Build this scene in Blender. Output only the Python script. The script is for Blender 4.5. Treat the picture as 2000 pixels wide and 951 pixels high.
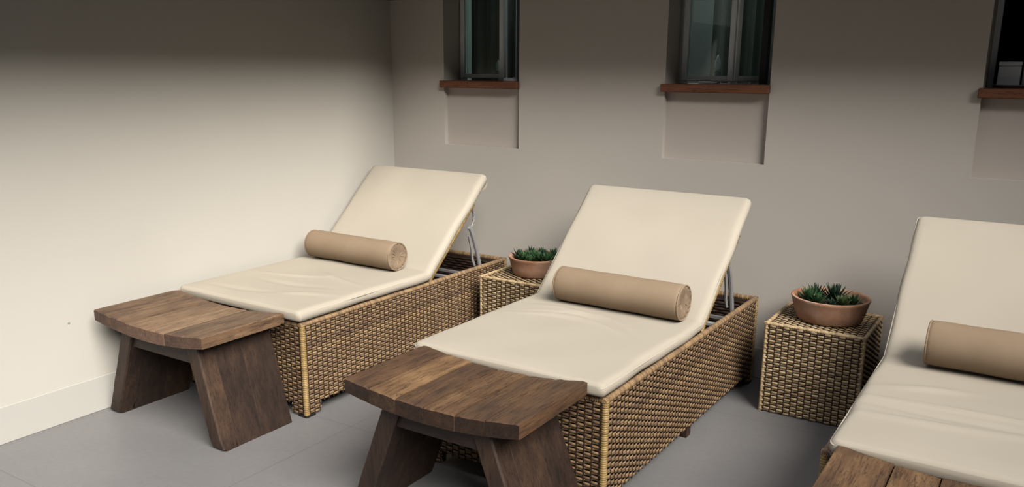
import bpy, math, random
from mathutils import Vector, Matrix
PI = math.pi
S = bpy.context.scene
for o in list(bpy.data.objects): bpy.data.objects.remove(o)
COL = S.collection

# ------------------------------------------------------------------ camera
def make_camera():
    cd = bpy.data.cameras.new('camera'); co = bpy.data.objects.new('camera', cd); COL.objects.link(co)
    y, t, r = math.radians(32.6539), math.radians(-14.1502), math.radians(0.356)
    f = Vector((-math.sin(y)*math.cos(t), math.cos(y)*math.cos(t), math.sin(t)))
    rt = Vector((math.cos(y), math.sin(y), 0)); up = rt.cross(f)
    rt2 = rt*math.cos(r)+up*math.sin(r); up2 = -rt*math.sin(r)+up*math.cos(r)
    m = Matrix((( rt2.x, up2.x, -f.x, 3.4679), (rt2.y, up2.y, -f.y, -4.0389), (rt2.z, up2.z, -f.z, 1.5), (0, 0, 0, 1)))
    co.matrix_world = m
    cd.sensor_width = 36; cd.lens = 1637.22/2000*36; cd.shift_y = 74.5/2000; cd.clip_start = .05
    S.camera = co
make_camera()

# ------------------------------------------------------------------ light
SUN_DIR = Vector((1.0, -0.54, 0.95)).normalized()      # towards the light: hazy daylight from the right and front
SUN_POWER, SUN_ANGLE = 4.3, 40
SKY_TOP, SKY_LOW = 0.45, 0.02
EXPOSURE = 1.22
ALB = 0.62                                              # overall paint reflectance
SHADE_Z, SHADE_LEFT, SHADE_BACK = 1.90, .80, .54
RIGHT_X, RIGHT_H = 6.4, 3.15
sd = bpy.data.lights.new('daylight', 'SUN'); sd.energy = SUN_POWER; sd.angle = math.radians(SUN_ANGLE); sd.color = (1, .965, .90)
so = bpy.data.objects.new('daylight', sd); COL.objects.link(so)
so.rotation_euler = SUN_DIR.to_track_quat('Z', 'Y').to_euler(); so.location = (5, -4, 6)
W = bpy.data.worlds.new('sky'); S.world = W; W.use_nodes = True
nt = W.node_tree; nt.nodes.clear()
tc = nt.nodes.new('ShaderNodeTexCoord'); sp = nt.nodes.new('ShaderNodeSeparateXYZ'); mr = nt.nodes.new('ShaderNodeMapRange')
mr.interpolation_type = 'SMOOTHSTEP'
mr.inputs[1].default_value = .25; mr.inputs[2].default_value = .85; mr.inputs[3].default_value = SKY_LOW; mr.inputs[4].default_value = SKY_TOP
bg = nt.nodes.new('ShaderNodeBackground'); wo = nt.nodes.new('ShaderNodeOutputWorld')
bg.inputs[0].default_value = (.90, .93, 1, 1)
nt.links.new(tc.outputs['Generated'], sp.inputs[0]); nt.links.new(sp.outputs['Z'], mr.inputs[0]); nt.links.new(mr.outputs[0], bg.inputs[1]); nt.links.new(bg.outputs[0], wo.inputs[0])
vs = S.view_settings; vs.view_transform = 'Standard'; vs.look = 'None'; vs.exposure = EXPOSURE; vs.gamma = 1; vs.use_curve_mapping = False
rl = bpy.data.lights.new('room_fill', 'POINT'); rl.energy = 6.5; rl.shadow_soft_size = .15; rl.color = (.95, 1, .98)  # unseen fill light, added to brighten curtains and sashes
ro = bpy.data.objects.new('room_fill', rl); COL.objects.link(ro); ro.location = (1.55, .75, 2.15)

# ------------------------------------------------------------------ materials
def newmat(name, rough=.6, metal=0, spec=None):
    m = bpy.data.materials.new(name); m.use_nodes = True; n = m.node_tree
    b = n.nodes['Principled BSDF']; b.inputs['Roughness'].default_value = rough; b.inputs['Metallic'].default_value = metal
    if spec is not None: b.inputs['Specular IOR Level'].default_value = spec
    return m, n, b
def N(n, t, **k):
    x = n.nodes.new(t)
    for a, v in k.items(): setattr(x, a, v)
    return x
def coords(n, scale=(1,1,1), kind='Object'):
    t = N(n, 'ShaderNodeTexCoord'); mp = N(n, 'ShaderNodeMapping'); mp.inputs['Scale'].default_value = scale
    n.links.new(t.outputs[kind], mp.inputs[0]); return mp.outputs[0]
def noise(n, vec, scale, detail=4, rough=.55):
    x = N(n, 'ShaderNodeTexNoise'); x.inputs['Scale'].default_value = scale; x.inputs['Detail'].default_value = detail; x.inputs['Roughness'].default_value = rough
    n.links.new(vec, x.inputs['Vector']); return x.outputs['Fac']
def ramp(n, fac, stops, alb=True):
    r = N(n, 'ShaderNodeValToRGB'); e = r.color_ramp.elements
    while len(e) < len(stops): e.new(.5)
    for el, (p, c) in zip(e, stops): el.position = p; el.color = (*(q*(ALB if alb else 1) for q in c), 1)
    n.links.new(fac, r.inputs[0]); return r.outputs[0]
def bump(n, b, h, strength=.3, dist=.002):
    x = N(n, 'ShaderNodeBump'); x.inputs['Strength'].default_value = strength; x.inputs['Distance'].default_value = dist
    n.links.new(h, x.inputs['Height']); n.links.new(x.outputs[0], b.inputs['Normal'])
def mix(n, a, b_, fac, mode='MIX'):
    x = N(n, 'ShaderNodeMix', data_type='RGBA', blend_type=mode)
    for s, v in ((x.inputs[0], fac), (x.inputs[6], a), (x.inputs[7], b_)):
        if isinstance(v, (int, float)): s.default_value = v
        elif isinstance(v, tuple): s.default_value = (*v, 1)
        else: n.links.new(v, s)
    return x.outputs[2]
def math_(n, op, a, b_=0.0, c=None):
    x = N(n, 'ShaderNodeMath', operation=op)
    for s, v in zip(x.inputs, (a, b_, c)):
        if v is None: continue
        if isinstance(v, (int, float)): s.default_value = v
        else: n.links.new(v, s)
    return x.outputs[0]
def attr(n, name='pv'):
    x = N(n, 'ShaderNodeAttribute'); x.attribute_name = name; return x.outputs['Fac']

def mottled(name, c1, c2, scale=6, rough=.6, bs=.15, bd=.001, bscale=120, spec=.3):
    m, n, b = newmat(name, rough, spec=spec); v = coords(n)
    n.links.new(ramp(n, noise(n, v, scale), [(.3, c1), (.7, c2)]), b.inputs['Base Color'])
    bump(n, b, noise(n, v, bscale, 3), bs, bd); return m
M = {}
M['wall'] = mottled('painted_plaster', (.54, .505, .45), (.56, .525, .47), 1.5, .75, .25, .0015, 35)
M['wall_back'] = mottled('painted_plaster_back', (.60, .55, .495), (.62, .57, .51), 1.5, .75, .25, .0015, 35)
M['niche'] = mottled('niche_plaster', (.585, .515, .46), (.60, .53, .475), 2, .8, .2, .001, 40)
M['skirting'] = mottled('skirting_paint', (.50, .48, .44), (.52, .50, .455), 2, .6, .1, .0006, 40)
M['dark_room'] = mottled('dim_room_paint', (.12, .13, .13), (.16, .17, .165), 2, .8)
def floor_mat():
    m, n, b = newmat('painted_floor', .42, spec=.35)
    v = coords(n); s = N(n, 'ShaderNodeSeparateXYZ'); n.links.new(v, s.inputs[0])
    def joint(o, off, period):
        q = math_(n, 'PINGPONG', math_(n, 'ADD', o, off), period/2)
        return math_(n, 'LESS_THAN', q, .0022)
    j = math_(n, 'MAXIMUM', joint(s.outputs['X'], -1.07+5.2, 1.04), joint(s.outputs['Y'], 2.62+5.2, 1.04))
    base = ramp(n, noise(n, v, 1.8, 5), [(.3, (.215, .208, .207)), (.7, (.245, .235, .233))])
    grit = ramp(n, noise(n, v, 45, 4), [(.35, (.93, .93, .93)), (.6, (1, 1, 1))], False)
    c = mix(n, base, grit, 1.0, 'MULTIPLY')
    n.links.new(mix(n, c, (.09, .08, .078), math_(n, 'MULTIPLY', j, .55)), b.inputs['Base Color'])
    bump(n, b, math_(n, 'SUBTRACT', noise(n, v, 14, 4), j), .15, .002); return m
M['floor'] = floor_mat()
def wood_mat(name, dark, mid, light, along='Y', endgrain=1.0):
    m, n, b = newmat(name, .55, spec=.35)
    sc = {'Y': (9, .9, 9), 'Z': (9, 9, .9), 'X': (.9, 9, 9)}[along]
    t = N(n, 'ShaderNodeTexCoord'); pv = attr(n); cb = N(n, 'ShaderNodeCombineXYZ')
    n.links.new(math_(n, 'MULTIPLY', pv, 13.7), cb.inputs[0]); n.links.new(math_(n, 'MULTIPLY', pv, 7.1), cb.inputs[1]); n.links.new(math_(n, 'MULTIPLY', pv, 5.3), cb.inputs[2])
    ad = N(n, 'ShaderNodeVectorMath', operation='ADD'); n.links.new(t.outputs['Object'], ad.inputs[0]); n.links.new(cb.outputs[0], ad.inputs[1])
    mp = N(n, 'ShaderNodeMapping'); mp.inputs['Scale'].default_value = sc; n.links.new(ad.outputs[0], mp.inputs[0])
    g = noise(n, mp.outputs[0], 3.2, 8, .68); big = noise(n, ad.outputs[0], 5, 3)
    fine = noise(n, mp.outputs[0], 14, 6, .7)
    k = math_(n, 'ADD', math_(n, 'ADD', math_(n, 'MULTIPLY', g, .55), math_(n, 'MULTIPLY', big, .35)), math_(n, 'MULTIPLY', math_(n, 'SUBTRACT', pv, .5), .22))
    k = math_(n, 'ADD', k, .05)
    c = ramp(n, k, [(.30, dark), (.50, mid), (.72, light)])
    f2 = ramp(n, fine, [(.34, (.35, .30, .28)), (.5, (1, 1, 1))], False)
    c = mix(n, c, f2, .85, 'MULTIPLY')
    cr = noise(n, mp.outputs[0], 2.2, 5, .6); ck = math_(n, 'COMPARE', cr, .5, .004)
    c = mix(n, c, (.012, .007, .005), math_(n, 'MULTIPLY', ck, .7))
    if endgrain < 1:      # sawn board ends are darker wood
        sn = N(n, 'ShaderNodeSeparateXYZ'); n.links.new(t.outputs['Normal'], sn.inputs[0])
        e = math_(n, 'GREATER_THAN', math_(n, 'ABSOLUTE', sn.outputs['Y']), .8)
        c = mix(n, c, mix(n, c, (endgrain, endgrain*.92, endgrain*1.05), 1.0, 'MULTIPLY'), e)
    n.links.new(c, b.inputs['Base Color'])
    bump(n, b, math_(n, 'ADD', fine, g), .35, .003); return m
M['bench_top'] = wood_mat('weathered_teak_top', (.055, .028, .017), (.140, .074, .034), (.33, .195, .092), 'Y', .33)
M['bench_top_light'] = wood_mat('weathered_teak_top_light', (.075, .042, .026), (.19, .112, .062), (.34, .215, .125), 'Y', .72)
M['bench_leg'] = wood_mat('weathered_teak_leg', (.014, .008, .006), (.045, .024, .015), (.105, .058, .032), 'Z')
M['bench_rail'] = wood_mat('dark_teak_rail', (.018, .010, .009), (.036, .020, .016), (.062, .035, .025), 'X')
M['sill'] = wood_mat('red_brown_sill', (.15, .052, .024), (.21, .075, .034), (.27, .10, .046), 'X')
def rattan_mat(name, a, b2, c3, dark):
    m, n, b = newmat(name, .5, spec=.4)
    pv = attr(n); v = coords(n)
    k = math_(n, 'ADD', math_(n, 'MULTIPLY', pv, .55), math_(n, 'MULTIPLY', noise(n, v, 9, 4), .5))
    c = ramp(n, k, [(.2, a), (.5, b2), (.8, c3)])
    f = ramp(n, noise(n, coords(n, (1, 1, 1)), 160, 3), [(.3, dark), (.55, (1, 1, 1))], False)
    n.links.new(mix(n, c, f, .55, 'MULTIPLY'), b.inputs['Base Color'])
    bump(n, b, noise(n, v, 260, 3), .3, .001); return m
M['rattan'] = rattan_mat('woven_rattan', (.17, .105, .065), (.28, .18, .098), (.40, .265, .135), (.62, .5, .4))
M['rattan_cube'] = rattan_mat('woven_rattan_table', (.36, .25, .15), (.55, .40, .22), (.75, .56, .32), (.62, .5, .4))
M['rattan_post'] = rattan_mat('rattan_corner_wrap', (.25, .155, .060), (.34, .22, .08), (.44, .30, .12), (.8, .72, .6))
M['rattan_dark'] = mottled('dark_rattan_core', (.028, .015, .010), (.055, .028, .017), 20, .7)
M['cushion'] = mottled('cream_canvas', (.465, .410, .330), (.485, .430, .350), 3, .8, .12, .0006, 300)
M['piping'] = mottled('cream_piping', (.54, .47, .385), (.57, .50, .41), 8, .8)
M['suede'] = mottled('taupe_suede', (.285, .205, .135), (.33, .242, .163), 5, .92, .25, .0008, 90, .15)
M['suede_end'] = mottled('taupe_suede_gather', (.22, .155, .105), (.31, .225, .15), 18, .92, .4, .002, 60, .15)
M['metal'] = mottled('grey_metal', (.27, .26, .26), (.34, .33, .33), 8, .4)
M['sash'] = mottled('grey_white_sash_paint', (.85, .88, .88), (.95, .97, .97), 5, .5)
M['curtain'] = mottled('grey_green_curtain', (.34, .37, .36), (.40, .43, .42), 5, .9)
M['black'] = mottled('black_plastic', (.01, .01, .01), (.02, .018, .016), 5, .5)
M['white'] = mottled('white_plastic', (.98, .99, .99), (1, 1, 1), 5, .5)
M['grey_item'] = mottled('grey_ceramic', (.28, .30, .29), (.33, .35, .34), 5, .5)
M['soil'] = mottled('potting_soil', (.018, .011, .008), (.05, .032, .022), 40, .95, .8, .004, 90)
def terracotta():
    m, n, b = newmat('terracotta', .8, spec=.2); v = coords(n)
    c = ramp(n, noise(n, v, 9, 5), [(.30, (.35, .165, .090)), (.52, (.52, .29, .185)), (.72, (.62, .41, .30))])
    n.links.new(c, b.inputs['Base Color'])
    cr = noise(n, coords(n, (1, 1, 2.5)), 12, 6, .7); crack = math_(n, 'COMPARE', cr, .5, .006)
    bump(n, b, math_(n, 'SUBTRACT', noise(n, v, 50, 3), crack), .4, .0015); return m
M['terracotta'] = terracotta()
def leaf_mat(name, a, b2):
    m, n, b = newmat(name, .45, spec=.4)
    n.links.new(ramp(n, attr(n), [(0, a), (1, b2)]), b.inputs['Base Color']); return m
M['leaf_dark'] = leaf_mat('dark_succulent_leaf', (.008, .022, .014), (.030, .075, .040))
M['leaf_green'] = leaf_mat('green_succulent_leaf', (.016, .050, .020), (.065, .15, .055))
M['leaf_olive'] = leaf_mat('olive_succulent_leaf', (.03, .065, .018), (.12, .17, .05))
def glass_mat():
    m = bpy.data.materials.new('window_glass'); m.use_nodes = True; n = m.node_tree; n.nodes.clear()
    t = N(n, 'ShaderNodeBsdfTransparent'); t.inputs[0].default_value = (.80, .88, .85, 1)
    g = N(n, 'ShaderNodeBsdfGlossy'); g.inputs['Roughness'].default_value = .03
    fr = N(n, 'ShaderNodeFresnel'); fr.inputs[0].default_value = 1.5; mx = N(n, 'ShaderNodeMixShader'); o = N(n, 'ShaderNodeOutputMaterial')
    n.links.new(fr.outputs[0], mx.inputs[0]); n.links.new(t.outputs[0], mx.inputs[1]); n.links.new(g.outputs[0], mx.inputs[2]); n.links.new(mx.outputs[0], o.inputs[0])
    return m
M['glass'] = glass_mat()

# ------------------------------------------------------------------ mesh helpers
class MB:
    def __init__(s): s.v = []; s.f = []; s.p = []
    def add(s, vs_, fs, pv=.5):
        k = len(s.v); s.v += [tuple(q) for q in vs_]; s.f += [tuple(k+i for i in q) for q in fs]
        s.p += (pv if isinstance(pv, list) else [pv]*len(vs_)); return s
    def box(s, a, b, pv=.5, bev=0):
        x0, y0, z0 = a; x1, y1, z1 = b
        if bev <= 0:
            return s.add([(x0,y0,z0),(x1,y0,z0),(x1,y1,z0),(x0,y1,z0),(x0,y0,z1),(x1,y0,z1),(x1,y1,z1),(x0,y1,z1)],
                         [(0,3,2,1),(4,5,6,7),(0,1,5,4),(1,2,6,5),(2,3,7,6),(3,0,4,7)], pv)
        e = bev; rings = []
        for z, d in ((z0, e), (z0+e, 0), (z1-e, 0), (z1, e)):
            c = e; r = []
            for (cx, cy, sx, sy) in ((x0,y0,1,1),(x1,y0,-1,1),(x1,y1,-1,-1),(x0,y1,1,-1)):
                pa = (cx+sx*d, cy+sy*(c+d*.4), z); pb = (cx+sx*(c+d*.4), cy+sy*d, z)
                r += [pa, pb] if (sx*sy > 0) else [pb, pa]
            rings.append(r)
        vs_ = [q for r in rings for q in r]; fs = []
        for j in range(3):
            for i in range(8):
                k = (i+1) % 8; fs.append((j*8+i, j*8+k, (j+1)*8+k, (j+1)*8+i))
        fs.append(tuple(range(7, -1, -1))); fs.append(tuple(24+i for i in range(8)))
        return s.add(vs_, fs, pv)
    def prism(s, ring_a, ring_b, pv=.5):      # two same-length rings joined and capped
        n_ = len(ring_a)
        return s.add(list(ring_a)+list(ring_b), [(i, (i+1) % n_, n_+(i+1) % n_, n_+i) for i in range(n_)]+[tuple(range(n_-1, -1, -1)), tuple(range(n_, 2*n_))], pv)
    def loft(s, rings, pv=.5, cap=True, closed=False):
        n_ = len(rings[0]); vs_ = [q for r in rings for q in r]; fs = []; m_ = len(rings)
        for j in range(m_ if closed else m_-1):
            for i in range(n_):
                k = (i+1) % n_; jj = (j+1) % m_
                fs.append((j*n_+i, j*n_+k, jj*n_+k, jj*n_+i))
        if cap and not closed: fs += [tuple(range(n_-1, -1, -1)), tuple((m_-1)*n_+i for i in range(n_))]
        return s.add(vs_, fs, pv)
    def tube(s, pts, r, seg=8, pv=.5, closed=False):
        pts = [Vector(q) for q in pts]; rings = []; up = Vector((.13, .21, .97))
        for i, q in enumerate(pts):
            if closed: d = (pts[(i+1) % len(pts)]-pts[i-1])
            else: d = pts[min(i+1, len(pts)-1)]-pts[max(i-1, 0)]
            d.normalize(); a = d.cross(up)
            if a.length < .05: a = d.cross(Vector((1, 0, 0)))
            a.normalize(); b = d.cross(a).normalized(); up = -b if False else up
            rr = r(i/(len(pts)-1)) if callable(r) else r
            rings.append([q+(a*math.cos(2*PI*k/seg)+b*math.sin(2*PI*k/seg))*rr for k in range(seg)])
        return s.loft(rings, pv, True, closed)
    def lathe(s, prof, c=(0,0,0), seg=48, pv=.5, wob=0):
        rings = []
        for k in range(seg):
            a = 2*PI*k/seg; w = 1+wob*math.sin(2*a+.7)+wob*.6*math.sin(3*a)
            rings.append([(c[0]+r*w*math.cos(a), c[1]+r*w*math.sin(a), c[2]+z) for r, z in prof])
        n_ = len(prof); vs_ = [q for r in rings for q in r]; fs = []
        for j in range(seg):
            jj = (j+1) % seg
            for i in range(n_-1): fs.append((j*n_+i, jj*n_+i, jj*n_+i+1, j*n_+i+1))
        return s.add(vs_, fs, pv)
    def build(s, name, mat, parent=None, smooth=35, loc=None):
        me = bpy.data.meshes.new(name); me.from_pydata(s.v, [], s.f); me.update()
        at = me.attributes.new('pv', 'FLOAT', 'POINT'); at.data.foreach_set('value', s.p)
        me.materials.append(mat)
        import bmesh
        bm = bmesh.new(); bm.from_mesh(me); bmesh.ops.remove_doubles(bm, verts=bm.verts, dist=1e-6); bmesh.ops.recalc_face_normals(bm, faces=bm.faces); bm.to_mesh(me); bm.free()
        if smooth:
            me.polygons.foreach_set('use_smooth', [True]*len(me.polygons)); me.set_sharp_from_angle(angle=math.radians(smooth))
        o = bpy.data.objects.new(name, me); COL.objects.link(o)
        if parent: o.parent = parent
        if loc: o.location = loc
        return o
def tag(o, label=None, cat=None, group=None, kind=None):
    if label: o['label'] = label
    if cat: o['category'] = cat
    if group: o['group'] = group
    if kind: o['kind'] = kind
    return o
def thing(name, loc, rz, label, cat, group=None):
    o = bpy.data.objects.new(name, None); COL.objects.link(o); o.location = loc; o.rotation_euler = (0, 0, rz); o.empty_display_size = .1
    return tag(o, label, cat, group)
def struct(o): o['kind'] = 'structure'; return o
def copy_tree(o, parent=None):
    c = o.copy(); COL.objects.link(c); c.parent = parent
    for ch in list(o.children): copy_tree(ch, c)
    return c

# ------------------------------------------------------------------ setting
X1, Y0 = 6.4, -5.4                                             # extent of the place
fl = MB().box((-.3, Y0, -.1), (X1, 1.6, 0)); struct(fl.build('floor', M['floor'], smooth=0))
wl = MB().box((-.25, Y0, 0), (0, .25, 2.9)); struct(wl.build('wall_left', M['wall'], smooth=0))
WIN = [(.397, .918), (1.782, 2.306), (3.182, 3.71)]
ZN, ZS, ZT, TH = 1.07, 1.40, 2.15, .25
wb = MB(); xs = [0]+[q for w in WIN for q in w]+[X1]
for i in range(0, len(xs), 2): wb.box((xs[i], 0, 0), (xs[i+1], TH, 2.9))
for a, b in WIN: wb.box((a, 0, 0), (b, TH, ZN)); wb.box((a, 0, ZT), (b, TH, 2.9))
wbo = struct(wb.build('wall_back', M['wall_back'], smooth=0))
for a, b in WIN:
    q = MB().box((a, .034, ZN), (b, TH, ZS-.002)); struct(q.build('wall_niche', M['niche'], smooth=0))
sk = MB().box((0, Y0, 0), (.008, -.001, .1575), bev=.002); struct(sk.build('baseboard_left', M['skirting']))
sk = MB().box((.008, -.008, 0), (X1, 0, .1575), bev=.002); struct(sk.build('baseboard_back', M['skirting']))
struct(MB().box((RIGHT_X, Y0, 0), (RIGHT_X+.2, TH, RIGHT_H)).build('light_block_right', M['wall'], smooth=0))  # unseen blocker, added so the light falls off towards the right
# unseen slab along both walls above the frame, added to shade their tops
ev = MB().box((0, Y0, SHADE_Z), (SHADE_LEFT, 0, SHADE_Z+.4)); ev.box((SHADE_LEFT, -SHADE_BACK, SHADE_Z), (X1, 0, SHADE_Z+.4))
struct(ev.build('shade_slab', M['dark_room'], smooth=0))
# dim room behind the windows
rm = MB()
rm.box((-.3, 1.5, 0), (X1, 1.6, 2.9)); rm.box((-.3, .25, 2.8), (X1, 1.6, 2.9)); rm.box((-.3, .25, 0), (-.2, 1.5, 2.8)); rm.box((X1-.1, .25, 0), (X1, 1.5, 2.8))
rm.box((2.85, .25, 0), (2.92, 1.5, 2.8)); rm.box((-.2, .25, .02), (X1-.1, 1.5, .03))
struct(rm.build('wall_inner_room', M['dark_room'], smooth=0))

# ------------------------------------------------------------------ windows
def sash(parent, x0, x1, z0, z1, ang=0, hinge='l', y=.165, w=.028, mid=None):
    """glazed leaf; local x from the hinge, swings inwards by ang"""
    L = x1-x0; e = bpy.data.objects.new('sash', None)
    f = MB(); t = .035
    f.box((0, 0, z0), (w, t, z1), bev=.003); f.box((L-w, 0, z0), (L, t, z1), bev=.003)
    f.box((w, 0, z0), (L-w, t, z0+w*.9), bev=.003); f.box((w, 0, z1-w), (L-w, t, z1), bev=.003)
    f.box((.01, .005, z0-.012), (.024, .025, z0)); f.box((L-.024, .005, z0-.012), (L-.01, .025, z0))
    s_ = f.build('sash', M['sash'], parent)
    g = MB().box((w, .014, z0+w*.9), (L-w, .019, z1-w)); g.build('pane', M['glass'], s_, smooth=0)
    s_.location = (x0, y, 0); s_.rotation_euler = (0, 0, ang)
    return s_
def window(name, x0, x1):
    o = bpy.data.objects.new(name, None); COL.objects.link(o); struct(o)
    return o
zs0 = ZS+.04
for i, (a, b) in enumerate(WIN):
    wo_ = window('window_%d' % (i+1), a, b)
    sl = MB().box((a-.013, -.03, ZS), (b+.004, 0, zs0), .5, .003); sl.box((a+.001, 0, ZS), (b-.001, .44, zs0), .5)
    sl.build('window_sill', M['sill'], wo_)
    fr = MB(); fr.box((a, .205, zs0), (a+.022, .25, ZT)); fr.box((b-.022, .205, zs0), (b, .25, ZT)); fr.box((a, .205, ZT-.03), (b, .25, ZT))
    fr.build('window_frame', M['sash'], wo_)
    if i == 0:
        sash(wo_, a+.008, a+.315, zs0+.013, ZT-.02, 0, y=.150)
        s2 = sash(wo_, b-.03, b+.23, zs0+.013, ZT-.02, math.radians(100), y=.26)
    elif i == 1:
        sash(wo_, a+.022, a+.292, zs0+.013, ZT-.02, 0, y=.150)
        sash(wo_, a+.300, a+.53, zs0+.013, ZT-.02, math.radians(55), y=.155)
        m_ = MB().box((b-.115, .20, zs0), (b-.085, .25, ZT)); m_.build('mullion', M['black'], wo_)
    else:
        sash(wo_, a+.13, b-.02, zs0+.013, ZT-.02, 0, y=.150)
# curtains
def curtain(x0, x1, y, seed, label, mat):
    rnd = random.Random(seed); n_ = 90; top = ZT+.03; bot = .35; m_ = MB(); A = []; B = []
    ph = [rnd.uniform(0, 6) for _ in range(3)]
    for k in range(n_+1):
        t = k/n_; x = x0+(x1-x0)*t; w = .026*math.sin(t*34+ph[0])+.012*math.sin(t*71+ph[1])
        A.append((x, y+w, bot)); B.append((x, y+w*.6, top))
    back = [(q[0], q[1]+.004, q[2]) for q in reversed(A)]; backB = [(q[0], q[1]+.004, q[2]) for q in reversed(B)]
    m_.loft([A+back, B+backB]); o = m_.build('curtain', mat, smooth=60)
    return tag(o, label, 'curtain')
curtain(-.08, .50, .62, 1, 'grey green curtain behind the left window, hanging in soft folds', M['curtain'])
curtain(1.80, 2.25, .60, 2, 'grey green curtain behind the middle window, hanging in pale folds', M['curtain'])
def candle_lamp(x, y, s, label):
    t = thing('candle_lamp', (x, y, zs0), 0, label, 'lamp')
    MB().lathe([(0, 0), (.017*s, 0), (.019*s, .01), (.019*s, .062*s), (.016*s, .066*s), (0, .066*s)], seg=20).build('base', M['grey_item'], t)
    pr = [(0, .066*s), (.012*s, .068*s)]+[(.016*s*math.sin(PI*(.25+.75*k/8))**.8+.0003, .066*s+.075*s*(k+1)/9) for k in range(8)]+[(0, .145*s)]
    MB().lathe(pr, seg=20).build('bulb', M['white'], t)
candle_lamp(1.935, .32, 1.0, 'candle shaped lamp on the sill behind the middle window glass')
candle_lamp(.565, .32, .85, 'small candle shaped lamp on the sill behind the left window glass')
b_ = MB(); rnd = random.Random(4); R_ = []
for k in range(18):
    a = 2*PI*k/18; r = .036*(1+.25*rnd.random()); R_.append((r*math.cos(a)*1.2, r*math.sin(a)*.6, 0))
b_.loft([R_, [(x*1.0, y, .008+.006*rnd.random()) for x, y, z in R_], [(x*.5, y*.5, .012+.010*rnd.random()) for x, y, z in R_], [(x*.1, y*.1, .014) for x, y, z in R_]])
tag(b_.build('crumpled_cloth', M['white'], loc=(.815, .075, zs0+.001)), 'crumpled white cloth on the sill of the left window', 'cloth')
t = MB().box((-.04, -.03, 0), (.04, .03, .008), bev=.002)
tag(t.build('folded_paper', M['white'], loc=(1.915, .24, zs0+.001)), 'white folded paper lying under the middle window sash', 'paper')
tr = MB(); tr.lathe([(0, 0), (.10, 0), (.118, .012), (.114, .014), (.098, .005), (0, .005)], seg=40)
tag(tr.build('oval_tray', M['grey_item'], loc=(3.315, .155, zs0)), 'grey tray on the right window sill under a white box', 'tray').scale = (.95, .8, 1)
bx_ = thing('white_box', (3.262, .165, zs0+.0052), .05, 'white box with lid standing on the grey tray in the right window', 'box')
MB().box((-.042, -.04, 0), (.042, .04, .085), bev=.003).build('box_body', M['white'], bx_)
MB().box((-.044, -.042, .0855), (.044, .042, .103), bev=.003).build('box_lid', M['white'], bx_)
sc_ = MB().lathe([(0, .004), (.003, .004), (.0045, .002), (.005, 0)], seg=14)
o = sc_.build('screw', M['grey_item'], loc=(.0, -2.162, .434)); o.rotation_euler = (0, PI/2, 0)
tag(o, 'tiny screw head in the pale left wall beside the left bench', 'screw')

# ------------------------------------------------------------------ rattan weave
def weave(mb, O, u, v, n, Wd, H, colp=.03, rowp=.0112, amp=.0033, sw=.0106, th=.0028, seed=0, keep=None, segs=4, stakes=None):
    """rows run along u, stacked along v; n outward"""
    O, u, v, n = map(Vector, (O, u, v, n)); rnd = random.Random(seed)
    nc = max(2, round(Wd/colp)); cp = Wd/nc; nr = max(2, round(H/rowp)); rp = H/nr; w = sw*rp/rowp
    for r in range(nr):
        zc = (r+.5)*rp; spans = keep(zc) if keep else [(0, Wd)]
        pvb = rnd.random()
        for (s0, s1) in spans:
            k0 = int(math.ceil(s0/cp*segs-1e-6)); k1 = int(math.floor(s1/cp*segs+1e-6)); rings = []; pv = []
            if k1-k0 < 2: continue
            for k in range(k0, k1+1):
                s = k*cp/segs; c = math.cos(PI*s/cp+PI*r)
                off = amp*math.copysign(abs(c)**.8, c); ww = w*(.86+.14*c); q = O+u*s+v*(zc)
                rings.append([q+v*(-ww/2)+n*(off-th*.3), q+v*(-ww*.22)+n*(off+th*.5), q+v*(ww*.22)+n*(off+th*.5), q+v*(ww/2)+n*(off-th*.3)])
                j = (k//segs); pv += [min(1, max(0, pvb*.7+.3*((j*7919+r*104729) % 97)/97))]*4
            vs_ = [q for r_ in rings for q in r_]; fs = []
            for j in range(len(rings)-1):
                for i in range(3): fs.append((j*4+i, (j+1)*4+i, (j+1)*4+i+1, j*4+i+1))
            mb.add(vs_, fs, pv)
    if stakes is not None:
        for c in range(nc):
            s = (c+.5)*cp; zs_ = 0
            if keep:
                while zs_ < H and not any(a <= s <= b for a, b in keep(zs_+1e-4)): zs_ += .005
            q = O+u*s; h = .0032
            ring = lambda zz: [q+v*zz+u*a+n*b for a, b in ((-h, -h), (h, -h), (h, h*.6), (-h, h*.6))]
            stakes.prism(ring(zs_), ring(H), .3)

def wrapped_post(mb, x, y, z0, z1, r, pitch=.0085, seed=0):
    rnd = random.Random(seed); n_ = int((z1-z0)/pitch); rings = []; pv = []
    for k in range(n_+1):
        z = z0+(z1-z0)*k/n_; p = rnd.random()
        for dz, rr in ((0, r*.86), (pitch*.3, r*1.0), (pitch*.7, r*1.0)):
            if z+dz > z1: continue
            rings.append([(x+rr*math.cos(2*PI*i/10), y+rr*math.sin(2*PI*i/10), z+dz) for i in range(10)]); pv += [p]*10
    mb.loft(rings, pv)
def wrapped_rail(mb, A, B, r, pitch=.011, seed=0, sq=1):
    A, B = Vector(A), Vector(B); d = B-A; L = d.length; d.normalize(); a = d.cross(Vector((0, 0, 1)))
    if a.length < .1: a = Vector((1, 0, 0))
    a.normalize(); b = a.cross(d); n_ = int(L/pitch); rnd = random.Random(seed); rings = []; pv = []
    for k in range(n_):
        p = rnd.random()
        for dz, rr in ((0, r*.84), (pitch*.3, r), (pitch*.75, r)):
            q = A+d*(L*k/n_+dz); rings.append([q+(a*math.cos(2*PI*i/10+.5*dz/pitch)+b*sq*math.sin(2*PI*i/10))*rr for i in range(10)]); pv += [p]*10
    mb.loft(rings, pv)

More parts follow.
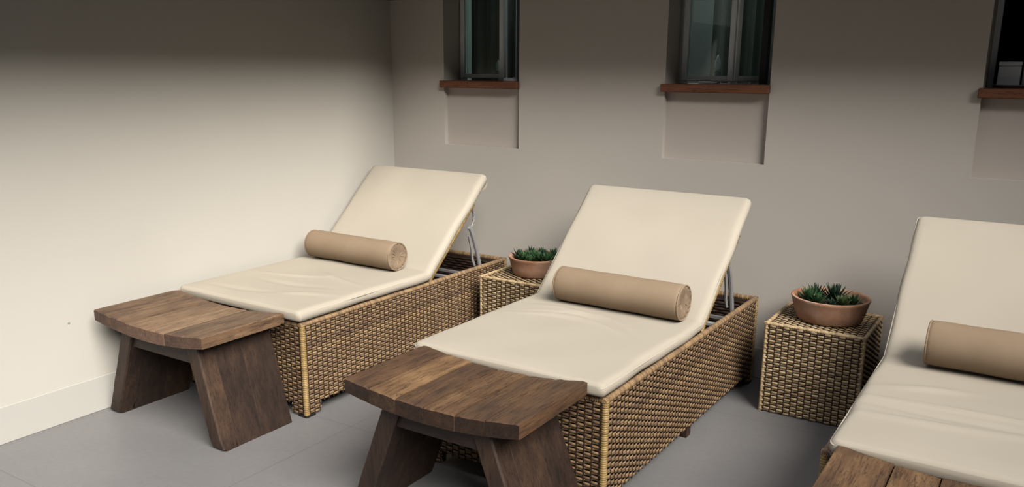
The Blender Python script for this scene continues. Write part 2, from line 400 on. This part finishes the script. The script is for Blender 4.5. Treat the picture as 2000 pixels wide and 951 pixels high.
# ------------------------------------------------------------------ lounger
LW, LL, ZB, ZTOP = .805, 1.60, .052, .4415
HY, HZ = .86, .452                       # hinge of the backrest
BD = Vector((0, .748, .664)).normalized(); BN = Vector((0, -.664, .748)).normalized()
def make_lounger():
    t = thing('sun_lounger', (0, 0, 0), 0, '', '')
    def keep(Wd):
        def k(z): return [(0, Wd)] if z > ZB-.012 else [(0, .085), (Wd-.085, Wd)]
        return k
    H = ZTOP-.022-.012; r = .012
    for name, O, u, n, Wd in (('side_panel', (-r*.6, r, .012), (0,1,0), (1,0,0), LL-2*r), ('side_panel', (-LW+r*.6, r, .012), (0,1,0), (-1,0,0), LL-2*r),
                              ('end_panel', (-LW+r, r*.6, .012), (1,0,0), (0,-1,0), LW-2*r), ('end_panel', (-LW+r, LL-r*.6, .012), (1,0,0), (0,1,0), LW-2*r)):
        mb = MB(); st = MB(); weave(mb, O, u, (0,0,1), n, Wd, H, seed=hash(name) % 7 if False else len(name)+int(O[1]*10), keep=keep(Wd), stakes=st)
        p = mb.build(name, M['rattan'], t, smooth=60); st.build('stake', M['rattan_dark'], p, smooth=0)
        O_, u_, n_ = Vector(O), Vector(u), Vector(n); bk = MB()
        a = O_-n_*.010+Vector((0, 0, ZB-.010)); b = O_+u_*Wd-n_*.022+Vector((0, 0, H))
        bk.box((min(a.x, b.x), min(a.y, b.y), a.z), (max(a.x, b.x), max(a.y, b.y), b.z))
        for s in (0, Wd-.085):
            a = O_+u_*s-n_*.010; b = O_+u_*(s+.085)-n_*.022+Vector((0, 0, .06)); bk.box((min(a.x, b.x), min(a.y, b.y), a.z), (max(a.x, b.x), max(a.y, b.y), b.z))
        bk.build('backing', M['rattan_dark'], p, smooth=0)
    for i, (x, y) in enumerate(((-r, r), (-LW+r, r), (-r, LL-r), (-LW+r, LL-r))):
        mb = MB(); wrapped_post(mb, x, y, .012, ZTOP-.012, .0135, seed=i); mb.build('corner_post', M['rattan_post'], t, smooth=50)
    mb = MB(); e = .013; z = ZTOP-.012
    for k, (A, B) in enumerate((((-e, 0, z), (-e, LL, z)), ((-LW+e, 0, z), (-LW+e, LL, z)), ((-LW, e, z), (0, e, z)), ((-LW, LL-e, z), (0, LL-e, z)))): wrapped_rail(mb, A, B, .0115, .009, seed=k)
    mb.build('rim', M['rattan'], t, smooth=50)
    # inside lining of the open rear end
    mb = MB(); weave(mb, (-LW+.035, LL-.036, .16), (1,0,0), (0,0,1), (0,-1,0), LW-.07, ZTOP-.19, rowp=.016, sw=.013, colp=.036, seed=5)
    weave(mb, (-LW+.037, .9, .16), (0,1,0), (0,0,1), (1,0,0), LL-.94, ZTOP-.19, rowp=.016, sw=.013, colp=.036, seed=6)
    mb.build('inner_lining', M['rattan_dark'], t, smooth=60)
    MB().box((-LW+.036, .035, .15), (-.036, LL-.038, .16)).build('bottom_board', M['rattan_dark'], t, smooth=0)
    for x, y in ((-.03, .03), (-LW+.03, .03), (-.03, LL-.03), (-LW+.03, LL-.03)):
        MB().box((x-.028, y-.028, 0), (x+.028, y+.028, .0115), bev=.003).build('foot', M['black'], t)
    for x in (-.03, -LW+.03):
        f = MB(); f.loft([[(x+a*.014, .80+b*.018, 0) for a, b in ((-1,-1),(1,-1),(1,1),(-1,1))], [(x+a*.016, .80+b*.022, .012) for a, b in ((-1,-1),(1,-1),(1,1),(-1,1))], [(x+a*.016, .80+b*.024, ZB) for a, b in ((-1,-1),(1,-1),(1,1),(-1,1))]])
        f.build('foot', M['rattan_dark'], t)
    d = MB(); d.box((-LW+.028, .028, ZTOP-.03), (-.028, HY-.02, ZTOP-.004), .4); d.build('seat_deck', M['rattan_dark'], t, smooth=0)
    # backrest frame: two wrapped side rails, head rail, woven panel
    mb = MB(); p0 = Vector((0, HY, HZ))-BN*.039+BD*.02; Lb = .535
    for x in (-.03, -LW+.03):
        q = Vector((x, 0, 0)); wrapped_rail(mb, p0+q, p0+q+BD*Lb, .014, .012, seed=int(-x*10))
    wrapped_rail(mb, p0+Vector((-LW+.03, 0, 0))+BD*Lb, p0+Vector((-.03, 0, 0))+BD*Lb, .014, .012, seed=9)
    bf = mb.build('backrest_frame', M['rattan_post'], t, smooth=50)
    mb = MB(); weave(mb, p0+Vector((-LW+.045, 0, 0))+BD*.01, (1,0,0), BD, BN, LW-.09, Lb-.02, rowp=.014, sw=.012, seed=3); mb.build('backrest_weave', M['rattan'], bf, smooth=60)
    # steel prop with its loop, and the rails it drops into
    mb = MB()
    for x in (-.075, -LW+.075):
        a = p0+BD*.42-BN*.014
        loop = [a+Vector((x, 0, 0))]
        for k in range(9):
            th = math.radians(80-k*24); loop.append(Vector((x, 1.325+.048*math.cos(th), .705+.060*math.sin(th))))
        mb.tube(loop, .0075, 8)
        mb.tube([(x, 1.335, .655), (x, 1.37, .58), (x, 1.405, .49), (x, 1.44, .37), (x, 1.45, .31)], .0115, 8)
        mb.tube([(x-.014, 1.345, .60), (x-.014, 1.37, .52), (x-.014, 1.375, .46), (x-.014, 1.395, .42)], .008, 6)
    mb.tube([(-LW+.075, 1.45, .31), (-.075, 1.45, .31)], .009, 8)
    mb.build('prop_bracket', M['metal'], t)
    for y, z in ((1.22, .37), (1.46, .335)):
        MB().box((-LW+.036, y-.009, z), (-.036, y+.009, z+.016), bev=.002).build('cross_rail', M['metal'], t)
    return t
SPOTS = [(.852, -1.628, -.0070), (2.330, -1.670, -.0150), (3.822, -1.684, -.012)]
LLAB = ['woven rattan sun lounger nearest the left wall, its backrest raised on a steel prop',
        'woven rattan sun lounger in the middle, between the two woven cube tables',
        'woven rattan sun lounger cut off by the right edge of the picture']
base = make_lounger(); lo = [base]+[copy_tree(base) for _ in SPOTS[1:]]
for o, (x, y, a), lb in zip(lo, SPOTS, LLAB):
    o.location = (x, y, 0); o.rotation_euler = (0, 0, a); tag(o, lb, 'sun lounger', 'rattan sun loungers along the wall')

# ------------------------------------------------------------------ cushions
CT = .052
def cushion(spot, seed, label, wr, x0=-LW-.008, x1=.008, head=(1.368, .950)):
    """one folded pad: seat flat on the deck, back part raised"""
    zt = ZTOP+.004+CT; yf = -.02; hinge = Vector((0, HY+.005, zt)); top = Vector((0, head[0], head[1]))
    d2 = (top-hinge).normalized(); n2 = Vector((0, -d2.z, d2.y)); n1 = Vector((0, 0, 1)); L1 = hinge.y-yf; L2 = (top-hinge).length
    bis = (n1+n2).normalized(); half = math.acos(n1.dot(bis))
    st = []
    for k in range(61):
        q = k/60; s = L1*q; st.append((Vector((0, yf+s, zt)), n1, s, CT))
    st[-1] = (hinge, bis, L1, CT/math.cos(half)*.95)
    for k in range(1, 25):
        s = L2*k/24; st.append((hinge+d2*s, n2, L1+s, CT))
    LT = L1+L2; rnd = random.Random(seed); R = .022; n_top = 48
    def prof(e): # edge rounding: e distance to the end -> (shrink of width, thickness factor)
        if e >= R: return 0, 1
        k = 1-e/R; return R*(1-math.sqrt(max(0, 1-k*k))), math.sqrt(max(.0, 1-(k*.86)**2))
    rings = []
    # extra stations near ends for rounding
    ext = []
    for f in (0, .06, .2, .42, .7): ext.append((Vector((0, yf+R*f, zt)), n1, R*f, CT))
    stA = ext+[q for q in st[1:-1] if True]
    for f in (.7, .42, .2, .06, 0): stA.append((hinge+d2*(L2-R*f), n2, LT-R*f, CT))
    for P, nn, s, tk in stA:
        e = min(s, LT-s); sh, tf = prof(e); ring = []
        inset = 0
        C_ = P-nn*tk/2; hw0, hw1 = x0+sh*1.2, x1-sh*1.2; ht = tk/2*tf
        # slight irregular outline of the cover
        wob = .003*math.sin(s*9+seed)+.002*math.sin(s*23+seed*2)
        hw0 -= wob*.6; hw1 += wob
        xs_t = [hw0+R+(hw1-hw0-2*R)*k/n_top for k in range(n_top+1)]
        def disp(x, s_):
            a = (x-x0)/(x1-x0); puff = .006*(1-(2*a-1)**4)*min(1, e/.08)
            w = 0
            for (cx, cs, ang, ln, wd, am, cv) in wr:
                dx, ds = (x-x0)-cx, s_-cs; ca, sa = math.cos(ang), math.sin(ang)
                p = dx*ca+ds*sa; q = -dx*sa+ds*ca-cv*p*p
                w += 1.7*am*math.exp(-(p/ln)**2)*math.exp(-(q/wd)**2)
            return puff+w+.0012*math.sin(x*17+seed)*math.sin(s_*13+seed)
        top_ = [Vector((x, 0, 0))+C_+nn*(ht+(disp(x, s) if e > .005 else 0)) for x in xs_t]
        cr = [Vector((hw1-R+R*math.sin(t_), 0, 0))+C_+nn*(ht*math.cos(t_)) for t_ in (PI/8, PI/4, 3*PI/8, PI/2, 5*PI/8, 3*PI/4, 7*PI/8)]
        bot = [Vector((x, 0, 0))+C_-nn*ht for x in reversed(xs_t[::8])]
        cl = [Vector((hw0+R-R*math.sin(t_), 0, 0))+C_-nn*(ht*math.cos(t_)) for t_ in (PI/8, PI/4, 3*PI/8, PI/2, 5*PI/8, 3*PI/4, 7*PI/8)]
        rings.append(top_+cr+bot+cl)
    t = thing('lounge_cushion', (spot[0], spot[1], 0), spot[2], label, 'cushion', 'cream lounge cushions')
    mb = MB(); mb.loft(rings); mb.build('cushion_pad', M['cushion'], t, smooth=75)
    # stitched piping just under the top edge, all round
    pts = []
    for sgn in (1, -1):
        seq = stA if sgn > 0 else list(reversed(stA))
        for P, nn, s, tk in seq[2:-2:1]:
            e = min(s, LT-s); sh, tf = prof(e); x = (x1-sh-.0035) if sgn > 0 else (x0+sh+.0035)
            pts.append(Vector((x, 0, 0))+P-nn*(tk*.26+tk*.5*(1-tf)*.6))
    MB().tube(pts, .0024, 6, closed=True).build('piping', M['piping'], t)
    return t, top, d2, n2
WR1 = [(.30, .42, .25, .18, .014, .006, .8), (.42, .30, .1, .20, .02, -.004, .6), (.55, .50, -.25, .15, .015, .005, .5), (.35, .12, .15, .25, .018, -.004, .3), (.6, .2, .5, .15, .02, .004, 0)]
WR2 = [(.40, .60, -.12, .20, .012, .009, -1.2), (.45, .68, -.20, .16, .010, .008, -1.6), (.28, .70, -.1, .12, .012, .005, -1), (.42, .64, -.16, .20, .012, -.004, -1.4)]
WR3 = [(.25, .40, .05, .22, .014, .007, .2), (.30, .33, .0, .25, .014, -.005, .2), (.18, .55, .3, .12, .02, .005, 0), (.22, .25, .08, .25, .02, .005, .3)]
c1, top, d2, n2 = cushion(SPOTS[0], 1, 'cream cushion on the lounger nearest the left wall, creased across the seat', WR1, head=(1.372, .955))
cushion((2.322, -1.675, -.013), 2, 'cream cushion on the middle lounger, arc shaped creases below the bolster', WR2, head=(1.378, .955))
cushion((3.850, -1.690, .003), 3, 'cream cushion on the lounger at the right picture edge, long soft folds', WR3, x0=-LW-.004, x1=.0, head=(1.345, .950))
# loose flap of cover behind the head of the left cushion
mb = MB(); a = top-n2*(CT+.004)
rows = []
for k in range(8):
    s = -.015-.095*k/7; q = a+d2*s-n2*(.010+.008*math.sin(k*.9))
    rows.append([q+Vector((-LW*.9, 0, 0)), q+Vector((-.004-.012*(k/7), 0, 0)), q+Vector((-.004-.012*(k/7), 0, 0))-n2*.004, q+Vector((-LW*.9, 0, 0))-n2*.004])
mb.loft(rows); mb.build('cover_flap', M['cushion'], c1, smooth=60)

# ------------------------------------------------------------------ bolsters
def bolster(x, y, z, r, L, rz, seed, label):
    t = thing('bolster_pillow', (x, y, z), rz, label, 'bolster pillow', 'taupe bolster pillows')
    rings = []; n_ = 32; rnd = random.Random(seed)
    xs_ = [-L/2, -L/2+.003, -L/2+.012, -L/2+.03]+[-L/2+.03+(L-.06)*k/12 for k in range(1, 12)]+[L/2-.03, L/2-.012, L/2-.003, L/2]
    rs = [.93, .975, .995, 1]+[1+.012*math.sin(k*1.3+seed) for k in range(11)]+[1, .995, .975, .93]
    def pt(xx, rr, a):
        sag = 1-.035*max(0, -math.sin(a))
        return Vector((xx, math.cos(a)*rr, math.sin(a)*rr*sag))
    for xx, k in zip(xs_, rs): rings.append([pt(xx, r*k, 2*PI*i/n_) for i in range(n_)])
    MB().loft(rings, cap=False).build('bolster_body', M['suede'], t, smooth=80)
    for sgn in (-1, 1):
        mb = MB(); rg = []
        for q, kr in enumerate((.93, .88, .75, .58, .4, .24, .1, .03)):
            rg.append([pt(sgn*(L/2-.001+.0035*math.sin(q*.8)-(.010 if kr < .2 else 0))+sgn*.0042*math.sin(i*2.9+seed+q*.2)*(kr < .9), r*kr, 2*PI*i/n_) for i in range(n_)])
        mb.loft(rg); mb.build('gathered_end', M['suede_end'], t, smooth=80)
        pts = [pt(sgn*(L/2+.001), r*.955, 2*PI*i/n_) for i in range(n_)]
        MB().tube(pts, .0038, 6, closed=True).build('piping', M['suede'], t)
    return t
ZS_ = ZTOP+.004+CT+.006
bolster(.430, -.842, ZS_+.073, .074, .60, -.02, 1, 'taupe bolster pillow lying on the cushion nearest the left wall')
bolster(1.985, -.868, ZS_+.076, .077, .58, -.02, 2, 'taupe bolster pillow lying on the middle lounger cushion')
bolster(3.49, -.905, ZS_+.083, .080, .60, -.02, 3, 'taupe bolster pillow on the right hand lounger, cut by the picture edge')

# ------------------------------------------------------------------ cube tables
def cube_table(x0, y0, label):
    t = thing('woven_cube_table', (x0, y0, 0), 0, label, 'side table', 'woven cube tables between the loungers')
    A, H = .432, .4235; r = .010; kw = dict(colp=.029, rowp=.0112, amp=.0036)
    for O, u, n in (((r, r*.6, .004), (1,0,0), (0,-1,0)), ((A-r*.6, r, .004), (0,1,0), (1,0,0)), ((r, A-.02-r*.6, .004), (1,0,0), (0,1,0)), ((r*.6, r, .004), (0,1,0), (-1,0,0))):
        Wd = A-2*r if u[0] else A-.02-2*r
        mb = MB(); st = MB(); weave(mb, O, u, (0,0,1), n, Wd, H-.016, seed=int(O[0]*100+O[1]*10), stakes=st, **kw)
        p = mb.build('side_panel', M['rattan_cube'], t, smooth=60); st.build('stake', M['rattan_dark'], p, smooth=0)
    mb = MB(); st = MB(); weave(mb, (r, r, H-.009), (1,0,0), (0,1,0), (0,0,1), A-2*r, A-.02-2*r, seed=8, colp=.027, rowp=.015, sw=.0135, amp=.003, stakes=st)
    p = mb.build('table_top', M['rattan_cube'], t, smooth=60); st.build('stake', M['rattan_dark'], p, smooth=0)
    MB().box((.014, .014, .006), (A-.014, A-.034, H-.016)).build('core', M['rattan_dark'], t, smooth=0)
    mb = MB(); B = A-.02
    for i, (x, y) in enumerate(((r, r), (A-r, r), (A-r, B-r), (r, B-r))): wrapped_post(mb, x, y, 0, H-.006, .0078, seed=i)
    z = H-.0078
    for k, (P, Q) in enumerate((((0, r, z), (A, r, z)), ((A-r, 0, z), (A-r, B, z)), ((0, B-r, z), (A, B-r, z)), ((r, 0, z), (r, B, z)))): wrapped_rail(mb, P, Q, .0075, .012, seed=k)
    mb.build('edge_binding', M['rattan_cube'], t, smooth=50)
cube_table(.937, -.425, 'woven rattan cube table between the left and middle loungers, mostly hidden')
cube_table(2.485, -.425, 'woven rattan cube table standing clear, right of the middle lounger')

# ------------------------------------------------------------------ planters
def leaf(mb, base, az, el, L, w, curl, pv0, thick=.25, seg=6):
    d = Vector((math.cos(az), math.sin(az), 0)); side = Vector((-math.sin(az), math.cos(az), 0)); q = Vector(base); rings = []; pv = []
    a = el
    for k in range(seg+1):
        t = k/seg; ww = w*(.62+1.25*t*(1-t)*1.3)*(1-t**3) + .0004; up = Vector((0, 0, 1))*math.cos(a)-d*math.sin(a)
        rings.append([q-side*ww/2, q-up*ww*thick, q+side*ww/2, q+up*ww*thick*.35]); pv += [min(1, pv0*.6+.4*t)]*4
        q = q+(d*math.cos(a)+Vector((0, 0, 1))*math.sin(a))*(L/seg); a += curl/seg
    mb.loft(rings, pv)
def rosette(x, y, z, n_, L, w, seed, emin=.15, emax=1.35, curl=.35):
    rnd = random.Random(seed); mb = MB()
    for k in range(n_):
        t = k/max(1, n_-1); az = k*2.39996+rnd.uniform(-.2, .2); el = emin+(emax-emin)*t+rnd.uniform(-.1, .1)
        leaf(mb, (x+.004*math.cos(az), y+.004*math.sin(az), z+.012*t), az, el, L*(1-.35*t)*rnd.uniform(.85, 1.1), w*rnd.uniform(.85, 1.1), curl, rnd.random())
    return mb
def planter(x, y, z, r, h, label, plants, seed):
    t = thing('terracotta_planter', (x, y, z), seed*.9, label, 'planter')
    k = r/.17
    pr = [(0, 0), (.136*k, 0), (.142*k, .006), (.156*k, h*.45), (.167*k, h*.86), (.171*k, h*.93), (.170*k, h*.985), (.164*k, h), (.157*k, h*.985), (.152*k, h*.9), (.140*k, h*.5), (.12*k, h*.3), (0, h*.3)]
    MB().lathe(pr, seg=64, wob=.004).build('bowl', M['terracotta'], t, smooth=50)
    rnd = random.Random(seed); s = MB(); rg = []
    for rr in (.146*k, .11*k, .07*k, .03*k, .004): rg.append([(rr*math.cos(2*PI*i/28), rr*math.sin(2*PI*i/28), h*.70+(.008*rnd.random() if rr < .14*k else 0)) for i in range(28)])
    s.loft(rg); s.build('soil', M['soil'], t)
    for mb, mat in plants: mb.build('succulent', mat, t, smooth=60)
    return t
h = .106; zz = h*.72
def inv(seed, ang):  # planter is rotated about z; place plants in world axes
    a = -seed*.9; return ang[0]*math.cos(a)-ang[1]*math.sin(a), ang[0]*math.sin(a)+ang[1]*math.cos(a)
def P2(seed, x, y): return inv(seed, (x, y))
pl = []
for (px, py, n_, L, w, sd, e0, e1, cu, mt) in ((-.085, -.025, 30, .080, .021, 1, .1, 1.4, .3, 'leaf_green'), (-.045, -.050, 20, .062, .018, 2, .1, 1.3, .3, 'leaf_green'), (-.072, .03, 16, .085, .016, 7, .5, 1.45, .1, 'leaf_dark'),
        (.008, .040, 38, .098, .018, 3, .15, 1.5, .25, 'leaf_dark'), (.060, -.055, 26, .070, .014, 4, .2, 1.4, .2, 'leaf_olive'), (.100, -.015, 22, .066, .014, 5, .2, 1.4, .2, 'leaf_green'), (.020, -.085, 16, .050, .013, 6, .2, 1.3, .2, 'leaf_dark')):
    q = P2(3, px, py); pl.append((rosette(q[0], q[1], zz, n_, L, w, sd, e0, e1, cu), M[mt]))
planter(2.712, -.205, .4215, .168, h, 'round terracotta bowl of spiky succulents on the clear standing cube table', pl, 3)
pl = []
rnd = random.Random(77)
for k in range(13):
    a = k*2.4; rr = .115*math.sqrt((k+.5)/13); q = (rr*math.cos(a), rr*math.sin(a))
    pl.append((rosette(q[0], q[1], zz, 24, rnd.uniform(.050, .076), .016, 20+k, .35, 1.5, .15), M[('leaf_green', 'leaf_dark')[k % 3 == 1]]))
planter(1.172, -.205, .4215, .155, h*.95, 'round terracotta bowl of small green succulents on the half hidden cube table', pl, 5)

# ------------------------------------------------------------------ benches
def bench(x0, x1, y0, y1, zend, sag, inl, inr, seed, label, rz=0, widths=None, top='bench_top'):
    t = thing('wooden_bench', ((x0+x1)/2, (y0+y1)/2, 0), rz, label, 'bench', 'dark wooden benches at the foot of the loungers')
    Wd = x1-x0; D = y1-y0; rnd = random.Random(seed); hw = Wd/2; hd = D/2
    def zt(x): return zend-sag*(1-(x/hw)**2)
    def zb(x): return zend-.052-(sag*1.25)*(1-(x/hw)**2)
    widths = widths or [rnd.uniform(.8, 1.25) for _ in range(6)]
    tot = sum(widths); x = -hw; mb = MB()
    for i, w in enumerate(widths):
        w = w/tot*Wd; a, b = x, x+w; x = b; pv = rnd.random(); dz = rnd.uniform(-.0012, .0012)
        fy = -hd+rnd.uniform(-.0015, .0015); by = hd+rnd.uniform(-.0015, .0015)
        nx, ny = 7, 12; g = .0014; bl = a+(g if i else 0); br = b-(g if i < len(widths)-1 else 0)
        rings = []; ev_ = .004
        el = .006 if i == 0 else .004; er = .006 if i == len(widths)-1 else .004
        for k in range(ny+1):
            yy = fy+(by-fy)*k/ny; endb = .004 if k in (0, ny) else 0
            ring = []
            for j in range(nx+1):
                xx = bl+(br-bl)*j/nx; dr = (el if j == 0 else er if j == nx else 0)
                chip = .0022*rnd.random() if endb else .0006*rnd.random()
                ring.append((xx+(el*.5 if j == 0 else -er*.5 if j == nx else 0), yy, zt(xx)+dz-dr*.5-endb-chip))
            ring.append((br, yy, zt(br)-.008)); ring.append((br, yy, zb(br)+.005))
            for j in range(nx, -1, -1):
                xx = bl+(br-bl)*j/nx; ring.append((xx, yy, zb(xx)+endb*.5))
            ring.append((bl, yy, zb(bl)+.005)); ring.append((bl, yy, zt(bl)-.008))
            rings.append(ring)
            if k in (0,): # bevelled front edge
                r2 = [(p[0], yy+.004 if False else fy+(by-fy)*.012, p[2]+(endb if q <= nx else -endb*.5 if nx+3 <= q <= 2*nx+3 else 0)) for q, p in enumerate(ring)]; rings.append(r2)
        mb.loft(rings, pv)
    mb.build('seat_top', M[top], t, smooth=30)
    # slab legs, each of three boards, splayed outwards
    for sg, ins in ((-1, inl), (1, inr)):
        mb = MB(); th_ = .074; xb = sg*(hw+.032); fy, by = -hd+.035, hd-.020
        cuts = [fy, fy+.075, fy+.075+(by-fy-.075)*rnd.uniform(.4, .55), by]
        xt = sg*(hw-ins)
        ztop = zb(xt-sg*th_)+.0; ztop_o = zb(xt)
        for i in range(3):
            a, b = cuts[i], cuts[i+1]; pv = rnd.random(); off = rnd.uniform(-.0015, .0015)
            rings = []
            for k in range(9):
                f = k/8; xo = xb+(xt-xb)*f+off; z0 = (min(ztop, ztop_o)+.004)*f
                zo = z0; tap = .012*max(0, 1-k/1.0) if k == 0 else 0; wob = .001*math.sin(k*2+seed)
                xi = xo-sg*th_; c = .006 if i == 0 else .0012
                fa = a+(tap if i == 0 else 0)+wob*(i == 0)
                rings.append([(xo-sg*c, fa, zo), (xo, fa+c, zo), (xo, b, zo), (xi, b, zo), (xi, fa+c, zo), (xi+sg*c, fa, zo)])
            if i == 0:   # rounded foot
                r0 = [(p[0], p[1]+.004, 0) for p in rings[0]]; rings[0] = [(p[0], p[1]-.008, .010) for p in rings[0]]; rings = [r0]+rings
            mb.loft(rings, pv)
        mb.build('leg', M['bench_leg'], t, smooth=30)
    # aprons between the slabs
    for yy in (-hd+.050, hd-.062):
        mb = MB(); n_ = 14; xa = -hw+inl+.035; xb_ = hw-inr-.035; rings = []
        for k in range(n_+1):
            xx = xa+(xb_-xa)*k/n_; z1_ = zb(xx)+.003; e0 = (1-k/n_)*0; z0_ = zend-.150+.0
            o0 = 0
            rings.append([(xx, yy, z0_), (xx, yy+.026, z0_), (xx, yy+.026, z1_), (xx, yy, z1_)])
        mb.loft(rings, rnd.random()); mb.build('apron', M['bench_rail'], t, smooth=30)
    return t
bench(.075, .790, -2.088, -1.668, .492, .026, .135, .080, 11, 'lighter brown wooden bench with curved plank top, beside the left wall', top='bench_top_light')
bench(1.577, 2.268, -2.125, -1.698, .504, .028, .135, .125, 5, 'dark wooden bench with scooped plank top, in front of the middle lounger')
bench(3.068, 3.770, -2.135, -1.714, .490, .026, .13, .13, 8, 'dark wooden bench at the lower right, only its back corner in the picture', widths=[1.3, 1.0, 1.1, .55, 1.0, 1.1])
